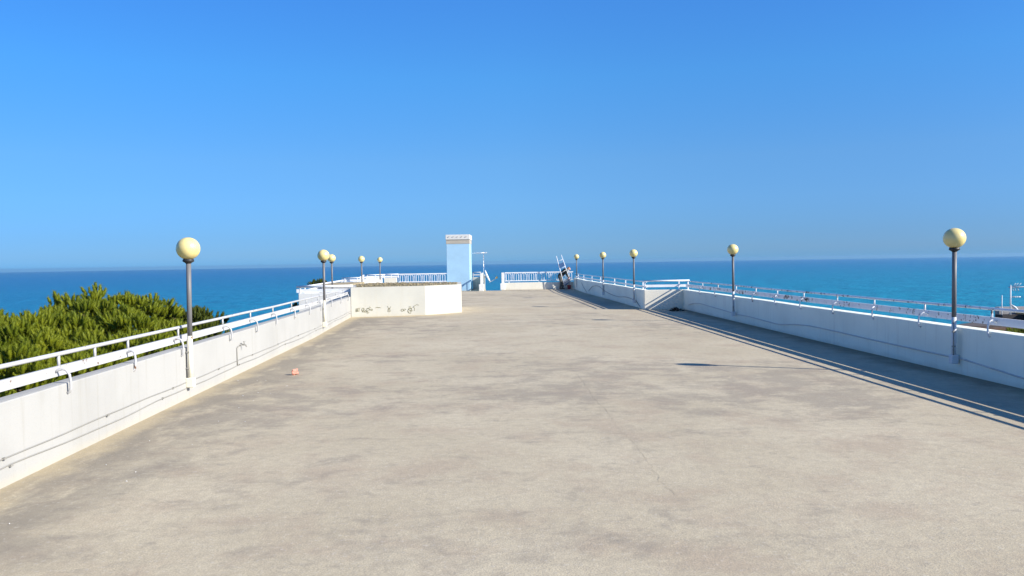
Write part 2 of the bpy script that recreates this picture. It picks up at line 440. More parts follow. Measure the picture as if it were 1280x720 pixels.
# ------------------------------------------------------------------ low gravel-topped block
BLK = [(-6.24, 30.2), (-3.44, 30.85), (-2.08, 32.13), (-2.35, 36), (-6.9, 37), (-6.9, 33.2), (-6.62, 32.6)]
blk = empty('raised_block', (-4.4, 33.5, 0), 'low white walled block with a flat brown gravel top, flaking paint near its foot', 'low block')
def child(o, p): o.parent = p; o.matrix_parent_inverse = Matrix.Translation(-Vector(p.location)); return o
b_in = [(-6.10, 30.42), (-3.5, 31.02), (-2.27, 32.2), (-2.5, 35.85), (-6.75, 36.8), (-6.75, 33.3), (-6.48, 32.6)]
mb = MB(); n = len(BLK)
lo = [mb.bm.verts.new((*p, -.02)) for p in BLK]; hi = [mb.bm.verts.new((*p, 1.155)) for p in BLK]
hin = [mb.bm.verts.new((*p, 1.155)) for p in b_in]; lin = [mb.bm.verts.new((*p, 1.05)) for p in b_in]
for i in range(n):
    j = (i+1) % n
    mb.bm.faces.new((lo[i], lo[j], hi[j], hi[i])); mb.bm.faces.new((hi[i], hi[j], hin[j], hin[i])); mb.bm.faces.new((hin[i], hin[j], lin[j], lin[i]))
mb.bm.faces.new(lin)
child(mb.build('wall', M['wall_cream']), blk)
mb = MB(); pts = [(p[0], p[1]) for p in b_in]
top = mb.prism([(x*.995-.02, y) for x, y in b_in], 1.06, 1.16)
for k in range(260):
    while True:
        x = random.uniform(-6.8, -2.3); y = random.uniform(30.6, 36.7)
        ok = False
        for i in range(n):
            a, b = b_in[i], b_in[(i+1) % n]
            if (a[1] > y) != (b[1] > y) and x < (b[0]-a[0])*(y-a[1])/(b[1]-a[1])+a[0]: ok = not ok
        if ok: break
    s = random.uniform(.02, .055)
    mb.sphere((x, y, 1.165), s, 6, 4, (1, 1, .6))
child(mb.build('gravel_bed', M['gravel']), blk)
# flaked paint marks near the foot of its front wall: little ragged scribbles standing 3 mm proud
fr = Vector((-3.44, 30.85))-Vector((-6.24, 30.2)); frL = fr.length; fr.normalize(); fn = Vector((fr.y, -fr.x))
def mark(mb, pts, wd):
    for (a, b) in zip(pts, pts[1:]):
        A = Vector((-6.24, 30.2))+fr*a[0]+fn*.003; B = Vector((-6.24, 30.2))+fr*b[0]+fn*.003
        mb.tube([(A.x, A.y, a[1]), (B.x, B.y, b[1])], wd, 4)
M['flake'] = m_simple('flake_grey_olive', (.30, .285, .185), .9, .3)
U = lambda px: (px-440)/(532-440)*frL
def blob(mb, px, z, w_, h_, k):
    """a scratchy clump of short strokes"""
    for _ in range(k):
        x = U(px)+random.gauss(0, w_); zz = z+random.gauss(0, h_)
        a = random.random()*3.1; l = random.uniform(.02, .07)
        mark(mb, [(x, zz), (x+math.cos(a)*l, zz+math.sin(a)*l)], random.uniform(.004, .009))
def loop(mb, px, z, rx, rz_, a0=0, a1=6.3, wd=.010):
    mark(mb, [(U(px)+rx*math.cos(a0+(a1-a0)*t/10), z+rz_*math.sin(a0+(a1-a0)*t/10)) for t in range(11)], wd)
def line(mb, pts, wd=.010): mark(mb, [(U(a), b) for a, b in pts], wd)
def flake(fn_):
    mb = MB(); fn_(mb); child(mb.build('flaked_mark', M['flake']), blk)
def f1(m):
    for dz in (-.05, 0, .05): line(m, [(446, .27+dz), (450, .28+dz)], .011)
    blob(m, 448, .27, .05, .04, 16)
def f2(m): loop(m, 454.5, .28, .05, .07, 0, 4.5); line(m, [(455, .25), (457.5, .17)], .011); blob(m, 456, .25, .05, .05, 10)
def f3(m): loop(m, 460.5, .24, .06, .09, 1, 5.5); line(m, [(459, .32), (464, .36)], .011); blob(m, 461, .25, .05, .07, 14); loop(m, 465, .27, .035, .03)
def f4(m): line(m, [(470, .34), (472, .37), (473, .34), (475, .36), (476, .33)], .011)
def f5(m): loop(m, 486.5, .21, .05, .04); loop(m, 486.5, .275, .035, .035, 0, 5); line(m, [(484.5, .40), (486, .30)], .008); line(m, [(487, .30), (489, .38)], .008)
def f6(m): loop(m, 503, .22, .05, .045); loop(m, 506, .23, .04, .035, 0, 5)
def f7(m): loop(m, 512.5, .19, .08, .10, .5, 5); loop(m, 513, .26, .06, .05); blob(m, 512.5, .2, .05, .06, 12); line(m, [(511, .34), (514, .36)], .009)
def f8(m): line(m, [(516, .33), (518.5, .30), (518, .18)], .009); line(m, [(517, .35), (521, .42), (524, .40)], .010)
for f in (f1, f2, f3, f4, f5, f6, f7, f8): flake(f)

# second gravel top seen beyond the step in the left edge
b2 = empty('raised_block', (-8.0, 36, 0), 'smaller low white block with sandy top between the stepped wall and a lamp', 'low block')
P2 = [(-8.42, 34.6), (-7.2, 34.6), (-7.3, 38.6), (-8.68, 38.6)]
child(MB().prism(P2, -.02, 1.12).build('wall', M['wall']), b2)
child(MB().prism([(x*.99-.08+(.03 if x > -8 else -.0), y) for x, y in P2], 1.1, 1.17).build('gravel_bed', m_simple('sandy_top', (.42, .34, .20), .95, .3, 6)), b2)

# ------------------------------------------------------------------ tube-and-board railings
def rail_line(P, off):   # path along wall centre
    return offset(resample(P, 2.0), off)
def board_mesh(mb, path, z0, z1, th):
    a = offset(path, th/2); b = offset(path, -th/2); n = len(path)
    g = [[mb.bm.verts.new((*q[i], z)) for i in range(n)] for q, z in ((a, z0), (a, z1), (b, z1), (b, z0))]
    for k in range(4):
        l = (k+1) % 4
        for i in range(n-1): mb.bm.faces.new((g[k][i], g[k][i+1], g[l][i+1], g[l][i]))
    mb.bm.faces.new([g[k][0] for k in range(4)]); mb.bm.faces.new([g[k][-1] for k in (3, 2, 1, 0)])
def railing(label, P, side, ztop, zb0, zb1, posts, brackets, mat, off=.12, rt=.024):
    """side = -1: outward is to the right of the path direction"""
    path = rail_line(P, off*side)
    mid = path[len(path)//2]
    root = empty('railing', (mid[0], mid[1], 0), label, 'railing')
    wob = [random.gauss(0, .004) for _ in path]
    child(MB().tube([(p[0], p[1], ztop-rt+wob[i]) for i, p in enumerate(path)], rt, 12).build('top_rail', mat), root)
    mb = MB(); board_mesh(mb, path, zb0, zb1, .03); mb.bevel(.005, 1); child(mb.build('board', mat), root)
    for y in posts:
        x, a = at_y(path, y)
        child(MB().tube([(x, y, zb1-.02), (x, y, ztop-rt*1.6)], .017, 8).build('post', mat), root)
    for y in brackets:
        x, a = at_y(path, y); t = Vector((math.cos(a), math.sin(a))); nin = Vector((t.y, -t.x))*side   # inward
        prof = [(.015, zb0+.05), (.05, zb0+.075), (.10, zb0+.085), (.145, zb0+.07), (.175, zb0+.02), (.185, zb0-.05), (.183, zb0-.13), (.165, zb0-.17), (.11, zb0-.185)]
        jt = random.gauss(0, .008)
        pts = [(x+nin.x*(d*.86+jt*(i > 3)), y+nin.y*d*.86+jt*i*.6, z) for i, (d, z) in enumerate(prof)]
        child(MB().tube(pts, .0145, 8).build('bracket', mat), root)
    return root
lposts = [1.3, 3.1, 4.9, 6.75, 8.58, 9.41, 10.32, 12.1, 14.28, 16.08, 17.91, 19.79, 21.6, 23.4, 25.2, 27.1, 29.0]
lbr = [1.2, 3.0, 4.8, 6.65, 8.48, 10.24, 11.86, 14.21, 15.94, 17.7, 19.56, 21.33, 23.15, 25.2, 27.3, 29.3]
railing('white tube and board railing on brackets along the sunlit left wall', LW, 1, 1.135, .875, .985, lposts, lbr, M['rail'])
rposts = [2.0, 3.9, 5.8, 7.6, 9.3, 11.0, 12.7, 14.63, 16.52, 18.25, 20.16, 21.99, 23.73, 25.6, 27.59, 29.56]
railing('worn grey tube and board railing on brackets along the shaded right wall nearest the viewer', RW, -1, 1.175, .90, 1.025, rposts, [y-.13 for y in rposts], M['rail_worn'])
def thin_railing(label, P, side, z_top, z_low, posts, mat, off=.1, rt=.022, z_wall=.8, low_r=.018):
    path = rail_line(P, off*side); mid = path[len(path)//2]
    root = empty('railing', (mid[0], mid[1], 0), label, 'railing')
    child(MB().tube([(p[0], p[1], z_top) for p in path], rt, 10).build('top_rail', mat), root)
    mb = MB(); board_mesh(mb, path, z_low-low_r*1.8, z_low+low_r*1.8, .03); child(mb.build('lower_rail', mat), root)
    for t in posts:
        i = t*(len(path)-1); k = min(int(i), len(path)-2); f = i-k
        x = path[k][0]*(1-f)+path[k+1][0]*f; y = path[k][1]*(1-f)+path[k+1][1]*f
        child(MB().box((x, y, (z_wall+z_top)/2-.005), (.045, .045, z_top-z_wall)).build('post', mat), root)
    return root
thin_railing('thin two-bar railing on top of the curving right wall towards the ladder', FW, -1, 1.13, .93, [.03, .2, .33, .5, .62, .76, .9], M['iron_white'])
thin_railing('short bright white two-bar railing on the cross wall at the right step', [(5.44, 32.06), (7.30, 32.0)], 1, 1.17, .965, [.02, .77, .97], M['iron_white'], rt=.034, low_r=.028)
thin_railing('white two-bar railing on the cross wall at the left step', [(-6.36, 31.05), (-8.6, 31.05)], -1, 1.19, 1.02, [.04, .5, .93], M['iron_white'], rt=.05, low_r=.04, z_wall=.93)
thin_railing('white two-bar railing on the side wall behind the gravel-topped block', [(-8.3, 31.27), (-9.25, 43.3)], 1, 1.17, 1.0, [.05, .25, .5, .75, .95], M['iron_white'], rt=.04, low_r=.03, z_wall=.9)
thin_railing('white railing on the nearer stepped wall end behind the block', [(-9.5, 43.5), (-7.75, 43.5)], 1, 1.30, 1.15, [.1, .5, .9], M['iron_white'], rt=.035, low_r=.035, z_wall=1.05)
thin_railing('white railing on the side wall between the two stepped wall ends', [(-8.42, 43.72), (-10.1, 53.9)], 1, 1.30, 1.15, [.1, .4, .7, .95], M['iron_white'], rt=.035, low_r=.035, z_wall=1.0)
thin_railing('white railing on the farther stepped wall end behind the block', [(-10.15, 54.1), (-8.8, 54.1)], 1, 1.30, 1.15, [.1, .5, .95], M['iron_white'], rt=.035, low_r=.03, z_wall=1.05)
thin_railing('white two-bar railing on the short cream wall left of the arched railing', [(-9.5, 56.45), (-8.2, 56.45)], 1, 1.29, 1.13, [.1, .6, .97], M['iron_white'], rt=.035, low_r=.03, z_wall=1.04)
thin_railing('short white two-bar railing between the pale blue tower and the gap', [(-3.02, 59.72), (-2.35, 59.72)], 1, 1.29, 1.1, [.1, .9], M['rail'], rt=.03, low_r=.03, z_wall=.92)

# ------------------------------------------------------------------ arched baluster railings
def arch_railing(label, A, B, zt, zb, bay=.58, z_foot=.5):
    A = Vector(A); B = Vector(B); t = (B-A).normalized(); L = (B-A).length
    root = empty('arched_railing', (A.x+t.x*L/2, A.y+t.y*L/2, 0), label, 'railing')
    rz = math.atan2(t.y, t.x); c = (A+B)/2
    child(MB().box((c.x, c.y, zt-.03), (L, .06, .075), rz).build('top_rail', M['iron_white']), root)
    child(MB().box((c.x, c.y, zb), (L, .05, .06), rz).build('bottom_rail', M['iron_white']), root)
    n = max(1, round(L/bay)); bw = L/n; P = lambda s, z: (A.x+t.x*s, A.y+t.y*s, z)
    zi = zt-.07
    for k in range(n):
        s = (k+.5)*bw; mb = MB(); hw = bw*.31; r = hw*.8
        arc = [P(s-hw, zb), P(s-hw, zi-r)]+[P(s-hw*math.cos(a*math.pi/8), zi-r+r*math.sin(a*math.pi/8)) for a in range(1, 8)]+[P(s+hw, zi-r), P(s+hw, zb)]
        mb.tube(arc, .020, 6, cap=False); mb.tube([P(s, zb), P(s, zi)], .017, 6, cap=False)
        child(mb.build('arched_baluster', M['iron_white']), root)
        child(MB().tube([P(k*bw+.012, zb), P(k*bw+.012, zt-.04)], .017, 6).build('bar', M['iron_white']), root)
    for s in (L*.06, L*.5, L*.94):
        child(MB().box(P(s, (z_foot+zb)/2), (.05, .05, zb-z_foot), rz).build('foot', M['iron_white']), root)
    return root
arch_railing('white iron railing with a row of arches right of the gap, beside the ladder', (GAP1+.24, 57.31), (4.5, 57.31), 1.28, .655)
arch_railing('white iron railing with a row of arches left of the pale blue tower', (-8.2, 56.55), (-4.73, 56.55), 1.31, .72, z_foot=.62)
arch_railing('white iron railing with arches running beside the gap, casting bars onto the blue tower', (-2.13, 55.85), (-2.13, 58.2), 1.27, .6, z_foot=.45)
parapet('parapet_wall', [(-2.03, 55.72), (-2.03, 58.2)], .2, .46, M['wall_cream'], 'low white kerb wall on the left side of the gap')
parapet('parapet_wall', [(-2.04, 58.22), (-2.04, 59.68)], .2, 1.1, M['wall_cream'], 'taller short wall at the back left corner of the gap')
for lab, x, y, dx in (('slim white square post on the left side of the gap', -2.17, 55.62, .17), ('slim white square post on the right side of the gap', GAP1+.09, 57.25, .20)):
    r_ = empty('gate_post', (x, y, 0), lab, 'post')
    child(MB().box((x, y, .63), (dx, .17, 1.28)).bevel(.01).build('shaft', M['wall_bright']), r_)
    child(MB().box((x-.02, y, .24), (dx+.14, .21, .5)).bevel(.01).build('base', M['wall_bright']), r_)

# ------------------------------------------------------------------ pale blue tower
tw = empty('chimney_tower', (-3.88, 58, 0), 'tall pale blue rectangular tower with a white cap standing at the far edge', 'tower')
X0, X1 = -4.71, -3.04
child(MB().box(((X0+X1)/2, 58.05, 1.7), (X1-X0, 2.85, 3.44)).bevel(.015).build('body', M['tower_blue']), tw)
child(MB().box(((X0+X1)/2, 58.05, 3.565), (X1-X0+.03, 2.88, .30)).bevel(.01).build('neck', M['beige']), tw)
child(MB().box(((X0+X1)/2, 58.05, 3.90), (X1-X0+.09, 2.96, .36)).bevel(.015).build('cap', m_plaster('cap_white', (.68, .68, .65))), tw)
mb = MB()
for i in range(5): mb.box((X0+.2+i*.31, 56.535, 3.93), (.05, .02, .05))
child(mb.build('bolt_row', m_simple('dark_bolt', (.35, .33, .3))), tw)

# ------------------------------------------------------------------ globe lamps
def make_lamp(lower):
    root = empty('globe_lamp')
    def tw_(z): return z
    MBp = MB().tube([(0, 0, .98), (0, 0, 1.55), (.002, 0, 2.13)], .037, 16); MBp.build('pole', M['pole'], root)
    MB().tube([(0, 0, .30), (0, 0, .62), (0, 0, .982)], .0385, 16).build('pole_sleeve', lower, root)
    cl = MB()
    cl.tube([(-.028, -.035, .31), (-.03, -.036, .60), (-.027, -.035, .93)], .009, 6)
    for z in (.48, .73): cl.box((-.022, -.03, z), (.045, .04, .022))
    cl.build('conduit', M['cable'], root)
    MB().box((0, 0, .255), (.12, .105, .15)).bevel(.012).build('junction_box', lower, root)
    MB().lathe([(.037, 2.10), (.05, 2.115), (.085, 2.135), (.085, 2.155), (.075, 2.175), (.06, 2.185)], n=24).build('collar', M['collar'], root)
    MB().sphere((0, 0, 2.335), .177, 40, 26, (1, 1, .98)).build('globe', M['globe'], root)
    return root
def copy_tree(o, parent=None):
    c = o.copy(); col.objects.link(c)
    if parent: c.parent = parent
    for ch in list(o.children): copy_tree(ch, c)
    return c
pc = make_lamp(M['pole_cream']); pw = make_lamp(M['pole_white'])
G = 'globe lamps on poles along the terrace walls'
lamps = [
 (pc, (-5.02, 12.09), 'yellowed globe lamp in front of the pines, nearest on the left wall'),
 (pc, (-5.66, 23.5), 'yellowed globe lamp whose pole rises from the left wall just before the low block'),
 (pc, (-7.86, 34.2), 'globe lamp half hidden behind a nearer globe, standing behind the left step wall'),
 (pc, (-8.30, 43.25), 'globe lamp rising from the nearer stepped wall end behind the gravel-topped block'),
 (pc, (-8.95, 53.0), 'smallest globe lamp, between the farther stepped wall end and the arched railing'),
 (pw, (7.585, 13.39), 'largest globe lamp on the right, beside the rooftop aerial, with a pale lower pole'),
 (pw, (7.145, 25.17), 'globe lamp on the right wall just this side of the diagonal light stripes'),
 (pw, (5.285, 33.77), 'globe lamp at the near corner of the curving wall, left of the diagonal stripes'),
 (pw, (4.955, 42.34), 'globe lamp at the middle of the three on the curving right wall'),
 (pw, (4.535, 54.55), 'small globe lamp on the curving wall closest to the person with the ladder')]
used = set()
for src, (x, y), lab in lamps:
    o = src if src.name not in used else copy_tree(src)
    used.add(src.name)
    o.location = (x, y, 0); o.rotation_euler = (R(random.gauss(0, .35)), R(random.gauss(0, .35)), random.gauss(0, .05))
    tag(o, lab, 'lamp', G)

# ------------------------------------------------------------------ cables and tap
def cable(label, pts, r, mat, clips=()):
    m = MB().tube(pts, r, 6)
    for p in clips: m.box(p, (.035, .035, .02))
    return tag(m.build('cable', mat), label, 'cable')
def lw(y, z, off=.012):
    x, a = at_y(LW, y); return (x+off, y, z)
ys = np.arange(-1, 30.2, .35)
sag = lambda y, k, ph: .012*math.sin(y*1.3+ph)+.006*math.sin(y*4.1+ph*2)
cable('upper thin grey cable along the foot of the left wall', [lw(y, .285+sag(y, 0, 1)*.5-.0015*y, .008) for y in ys], .0062, M['cable'], [lw(y, .285-.0015*y) for y in np.arange(1, 30, 2.1)])
cable('lower thin sagging cable along the foot of the left wall', [lw(y, .185-abs(math.sin(y*.85))*.028+sag(y, 0, 4)*.5, .008) for y in ys], .0062, M['cable'], [lw(y, .183) for y in np.arange(0, 30, 3.7)])
def on(P, y, z, off):
    x, a = at_y(P, y); return (x+off, y, z)
cpts = [(-1, .30), (9, .28), (10.5, .24), (11.6, .17), (12.3, .205), (13.1, .26), (13.39, .27), (16, .29), (19, .33), (20.3, .30), (21.5, .21), (22.5, .22), (24, .25), (25.2, .25), (26.6, .29), (28.2, .33), (29.4, .36), (30.3, .33), (31.1, .22)]
def smooth(cp, n=6):
    out = []
    for i in range(len(cp)-1):
        p0, p1, p2, p3 = cp[max(i-1, 0)], cp[i], cp[i+1], cp[min(i+2, len(cp)-1)]
        for k in range(n):
            t = k/n
            out.append(tuple(.5*((2*p1[j])+(-p0[j]+p2[j])*t+(2*p0[j]-5*p1[j]+4*p2[j]-p3[j])*t*t+(-p0[j]+3*p1[j]-3*p2[j]+p3[j])*t**3) for j in range(len(p1))))
    out.append(cp[-1]); return out
cable('pale conduit waving along the shaded right wall from the nearest right lamp', [on(RW, y, z, -.016) for y, z in smooth(cpts)], .014, M['cable_pale'])
cpts = [(32.9, .08), (33.3, .16), (33.8, .28), (36, .34), (38, .27), (40.3, .30), (42.3, .42), (44.2, .60), (46.2, .52), (47.2, .35), (47.9, .2)]
cable('dark looping cable on the curving right wall between the lamps', [on(FW, y, z, -.016) for y, z in smooth(cpts)], .014, M['cable'])
cable('short stray dark cable hanging on the curving wall near the ladder', [on(FW, y, z, -.02) for y, z in smooth([(48.5, .06), (49.5, .25), (50.5, .45), (51.2, .62)])], .013, M['cable'])
tx, ta = at_y(LW, 14.75)
tp = empty('water_tap', (tx, 14.75, 0), 'small grey garden tap on the left wall fed by a thin pipe', 'tap')
child(MB().tube([(tx+.015, 14.68, .17), (tx+.015, 14.68, .50), (tx+.02, 14.72, .53), (tx+.02, 14.82, .535)], .009, 8).build('pipe', M['cable']), tp)
mb = MB().tube([(tx+.0, 14.95, .545), (tx+.06, 14.95, .545), (tx+.09, 14.95, .54), (tx+.10, 14.95, .50)], [.014, .018, .014, .011], 8)
mb.tube([(tx+.0, 14.84, .545), (tx+.02, 14.95, .545)], .010, 8)
child(mb.build('spout', M['cable']), tp)
child(MB().tube([(tx+.06, 14.95, .555), (tx+.06, 14.95, .595)], .008, 8).box((tx+.06, 14.95, .60), (.02, .08, .014)).build('handle', M['cable']), tp)

# ------------------------------------------------------------------ small things on the floor
mb = MB()
bm = mb.bm
prof = [(.040, 0), (.046, .02), (.058, .09), (.05, .105)]
mb.lathe(prof, n=7)
for f in bm.faces: f.smooth = False
for v in bm.verts: v.co += Vector((random.gauss(0, .009), random.gauss(0, .009), random.gauss(0, .009)))
pc_ = mb.build('broken_pot', m_simple('terracotta_pink', (.80, .36, .26), .85, .2, 20))
pc_.rotation_euler = (0, R(78), R(25)); pc_.location = (-4.13, 14.5, .05)
tag(pc_, 'small broken pink terracotta pot lying on the bare floor near the left wall', 'pot')
db = empty('rubbish_heap', (6.6, 30.8, 0), 'small dark heap of dry leaves and rubble in the right wall corner', 'rubbish')
mb = MB()
for k in range(60):
    x = 6.45+random.gauss(0, .13); y = 30.85+random.gauss(0, .12); h = max(.02, .16-.9*abs(x-6.45))
    q = Matrix.Translation((x, y, random.uniform(.01, h))) @ Matrix.Rotation(random.random()*6, 4, Vector((random.random(), random.random(), .3)))
    mb.box((0, 0, 0), (1, 1, 1), mat=q @ Matrix.Diagonal((random.uniform(.05, .16), random.uniform(.04, .1), .012, 1)))
child(mb.build('dry_leaves', m_simple('dry_leaf_dark', (.07, .055, .042), .9, .5)), db)
mb = MB()
for k in range(14):
    mb.sphere((6.72+random.gauss(0, .16), 30.8+random.gauss(0, .08), .025), random.uniform(.025, .05), 6, 4, (1, 1.2, .7))
child(mb.build('rubble', m_simple('rubble_grey', (.30, .27, .22), .9, .4)), db)

# ------------------------------------------------------------------ aerials at the gap
ae = empty('tv_aerial', (-2.29, 58.2, 0), 'television aerial on a thin mast beside the pale blue tower', 'aerial')
child(MB().tube([(-2.10, 58.4, .0), (-2.10, 58.4, 2.85)], .022, 8).build('mast', M['metal']), ae)
child(MB().tube([(-3.1, 58.3, 2.72), (-1.82, 58.4, 2.76)], .028, 8).build('boom', M['metal']), ae)
mb = MB()
for i, x in enumerate((-2.75, -2.6, -2.48, -2.36, -2.24, -2.0, -1.9)):
    l = .10+.012*(i % 3)
    mb.tube([(x, 58.33-l*1.6, 2.735), (x, 58.33+l*1.6, 2.735)], .010, 5); mb.tube([(x, 58.35, 2.735-l*.75), (x, 58.35, 2.735+l*.75)], .010, 5)
child(mb.build('element_rods', M['metal']), ae)
mb = MB()
for z in (1.7, 2.0, 2.25, 2.45): mb.box((-2.08, 58.4, z), (.10, .09, .07))
child(mb.build('mast_clamp', m_simple('clamp_grey', (.35, .36, .4))), ae)
dsh = empty('satellite_dish', (-2.0, 58.0, 1.0), 'pale satellite dish seen edge on above the gap, its arm holding a tan receiver', 'satellite dish')
a0, a1 = Vector((-2.02, 58.1, 1.47)), Vector((-1.64, 57.6, .55))
ax = (a1-a0).normalized(); cn = (a0+a1)/2
nz_ = Vector((.92, -.03, .38)); nz_ = (nz_-ax*nz_.dot(ax)).normalized(); ay = nz_.cross(ax)
mb = MB(); rings = []
for j in range(7):
    rr = j/6*.5; ring = []
    for k in range(24):
        th = k/24*2*math.pi
        q = cn+ax*rr*math.cos(th)+ay*rr*.9*math.sin(th)+nz_*(.09*(rr/.5)**2-.06); ring.append(mb.bm.verts.new(q))
    rings.append(ring)
for a, b in zip(rings[1:], rings[2:]):
    for k in range(24): f = mb.bm.faces.new((a[k], a[(k+1) % 24], b[(k+1) % 24], b[k])); f.smooth = True
for v in rings[0][1:]: mb.bm.verts.remove(v)
for k in range(24): mb.bm.faces.new((rings[0][0], rings[1][(k+1) % 24], rings[1][k]))
dish = child(mb.build('reflector', m_simple('dish_white', (.80, .80, .80), .5, .08)), dsh)
sm = dish.modifiers.new('thick', 'SOLIDIFY'); sm.thickness = .03
child(MB().tube([(-1.66, 57.62, .56), (-1.40, 57.5, .70), (-1.15, 57.42, .86)], .022, 8).build('arm', m_simple('arm_white', (.75, .76, .76))), dsh)
child(MB().tube([(-1.20, 57.43, .85), (-1.11, 57.42, .92), (-1.05, 57.42, .97)], [.04, .085, .07], 12).build('receiver', m_simple('receiver_tan', (.72, .56, .26), .6, .1)), dsh)
child(MB().tube([(-2.02, 58.38, .95), (-1.9, 58.1, .95), (-1.84, 57.9, 1.0)], .028, 8).build('mount', m_simple('mount_dark', (.12, .12, .13))), dsh)

# ------------------------------------------------------------------ person with a ladder
def figure(name, caps, balls, mat, parent, voxel=.012, smooth=4):
    """tapered capsules and ellipsoids fused into one continuous skin"""
    mb = MB()
    for p0, r0, p1, r1 in caps:
        p0, p1 = Vector(p0), Vector(p1); d = (p1-p0); L_ = d.length; q = d.to_track_quat('Z', 'Y').to_matrix().to_4x4()
        n = 16; prof = [(r0*math.cos(a), r0*math.sin(a)) for a in np.linspace(-1.5, 0, 6)]+[(r1*math.cos(a), L_+r1*math.sin(a)) for a in np.linspace(0, 1.5, 6)]
        tmp = MB().lathe(prof, n=n); tmp.bm.transform(Matrix.Translation(p0) @ q)
        me_ = bpy.data.meshes.new('tmp'); tmp.bm.to_mesh(me_); tmp.bm.free(); mb.bm.from_mesh(me_); bpy.data.meshes.remove(me_)
    for c, sc in balls: mb.sphere(c, 1, 24, 16, sc)
    o = child(mb.build(name, mat), parent)
    m_ = o.modifiers.new('fuse', 'REMESH'); m_.mode = 'VOXEL'; m_.voxel_size = voxel; m_.use_smooth_shade = True
    m_ = o.modifiers.new('smooth', 'SMOOTH'); m_.factor = .5; m_.iterations = smooth
    return o
YP = 56.95
pe = empty('person', (3.55, YP, 0), 'person in a dark camouflage jacket and grey trousers bending forward behind the ladder', 'person')
skin = m_simple('skin', (.55, .30, .22), .6, .1)
V3 = lambda x, y, z: (x, YP+y, z)
hip, chest, neck, head = V3(3.52, 0, .93), V3(3.90, 0, 1.33), V3(4.04, 0, 1.43), V3(4.17, 0, 1.475)
legs = {-1: (V3(3.52, -.10, .88), V3(3.57, -.12, .48), V3(3.52, -.13, .09)), 1: (V3(3.52, .10, .88), V3(3.72, .12, .48), V3(3.70, .13, .09))}
arms = {-1: (V3(3.95, -.19, 1.33), V3(3.98, -.27, 1.04), V3(4.10, -.30, .83)), 1: (V3(3.97, .19, 1.34), V3(4.07, .22, 1.06), V3(4.22, .10, .87))}
caps = [(hip, .14, chest, .15), (chest, .12, neck, .06), (neck, .055, head, .06)]
for s_ in (-1, 1):
    h, k, a = legs[s_]; caps += [(h, .085, k, .06), (k, .06, a, .042), (a, .042, (a[0]+.14, a[1], .035), .035)]
    sh, e, wr = arms[s_]; caps += [(sh, .062, e, .045), (e, .045, wr, .03)]
    pal = (wr[0]+.035, wr[1], wr[2]-.06); caps.append((wr, .03, pal, .033))
    for k_ in range(4):
        y0 = pal[1]-.033+.022*k_; l = (.030, .036, .038, .032)[k_]
        caps += [((pal[0], y0, pal[2]-.02), .010, (pal[0]+.022, y0, pal[2]-.03-l), .009), ((pal[0]+.022, y0, pal[2]-.03-l), .009, (pal[0]-.004, y0, pal[2]-.045-l*1.4), .008)]
    caps += [((pal[0]-.015, pal[1]-.03, pal[2]+.02), .012, (pal[0]-.045, pal[1]-.05, pal[2]-.02), .010), ((pal[0]-.045, pal[1]-.05, pal[2]-.02), .010, (pal[0]-.035, pal[1]-.05, pal[2]-.055), .009)]
caps.append((V3(4.265, 0, 1.46), .017, V3(4.285, 0, 1.445), .014))          # nose
figure('body', caps, [(head, (.115, .082, .105)), (V3(4.22, 0, 1.42), (.07, .06, .06)), (V3(4.15, -.083, 1.465), (.022, .014, .032)), (V3(4.15, .083, 1.465), (.022, .014, .032))], skin, pe, .009, 3)
n = NT('camouflage_cloth', .9, .1); v = n.noise(n.pos(obj=True), 9, 3)
n.color(n.mix(n.ramp(v, .52, .56), n.mix(n.ramp(n.noise(n.pos(obj=True, loc=(3, 3, 3)), 7, 2), .5, .54), (.010, .011, .016), (.03, .034, .03)), (.08, .08, .065)))
jc = [(V3(3.53, 0, .96), .185, V3(3.72, 0, 1.18), .185), (V3(3.72, 0, 1.18), .185, chest, .195), (chest, .17, V3(3.99, 0, 1.40), .10)]
for s_ in (-1, 1):
    sh, e, wr = arms[s_]; jc += [(chest, .15, sh, .095), (sh, .09, e, .068), (e, .068, tuple(np.array(e)+.86*(np.array(wr)-np.array(e))), .048)]
figure('jacket', jc, [], n.m, pe, .018, 4)
tc_ = [(V3(3.50, -.05, .90), .155, V3(3.50, .05, .90), .155)]
for s_ in (-1, 1):
    h, k, a = legs[s_]; tc_ += [(h, .122, k, .088), (k, .088, (a[0], a[1], .10), .072)]
figure('trousers', tc_, [], m_simple('trouser_grey', (.13, .125, .11), .9, .3), pe, .018, 4)
for s_ in (-1, 1):
    a = legs[s_][2]; figure('shoe', [((a[0]-.03, a[1], .052), .05, (a[0]+.15, a[1], .046), .044)], [], M['collar'], pe, .012, 2)
    child(MB().sphere((4.262, YP+s_*.032, 1.492), .014, 10, 8, (.7, 1, .8)).build('eye', M['collar']), pe)
figure('hair', [(V3(4.09, 0, 1.53), .055, V3(4.17, 0, 1.565), .058), (V3(4.08, -.04, 1.50), .05, V3(4.08, .04, 1.50), .05), (V3(4.17, -.04, 1.545), .048, V3(4.17, .04, 1.545), .048)], [], m_simple('hair_sandy', (.33, .19, .11), .8, .3, 30), pe, .01, 3)
figure('shirt_collar', [(V3(4.06, 0, 1.395), .075, V3(4.13, 0, 1.37), .06)], [], m_simple('collar_white', (.75, .76, .78), .8, .1), pe, .012, 3)

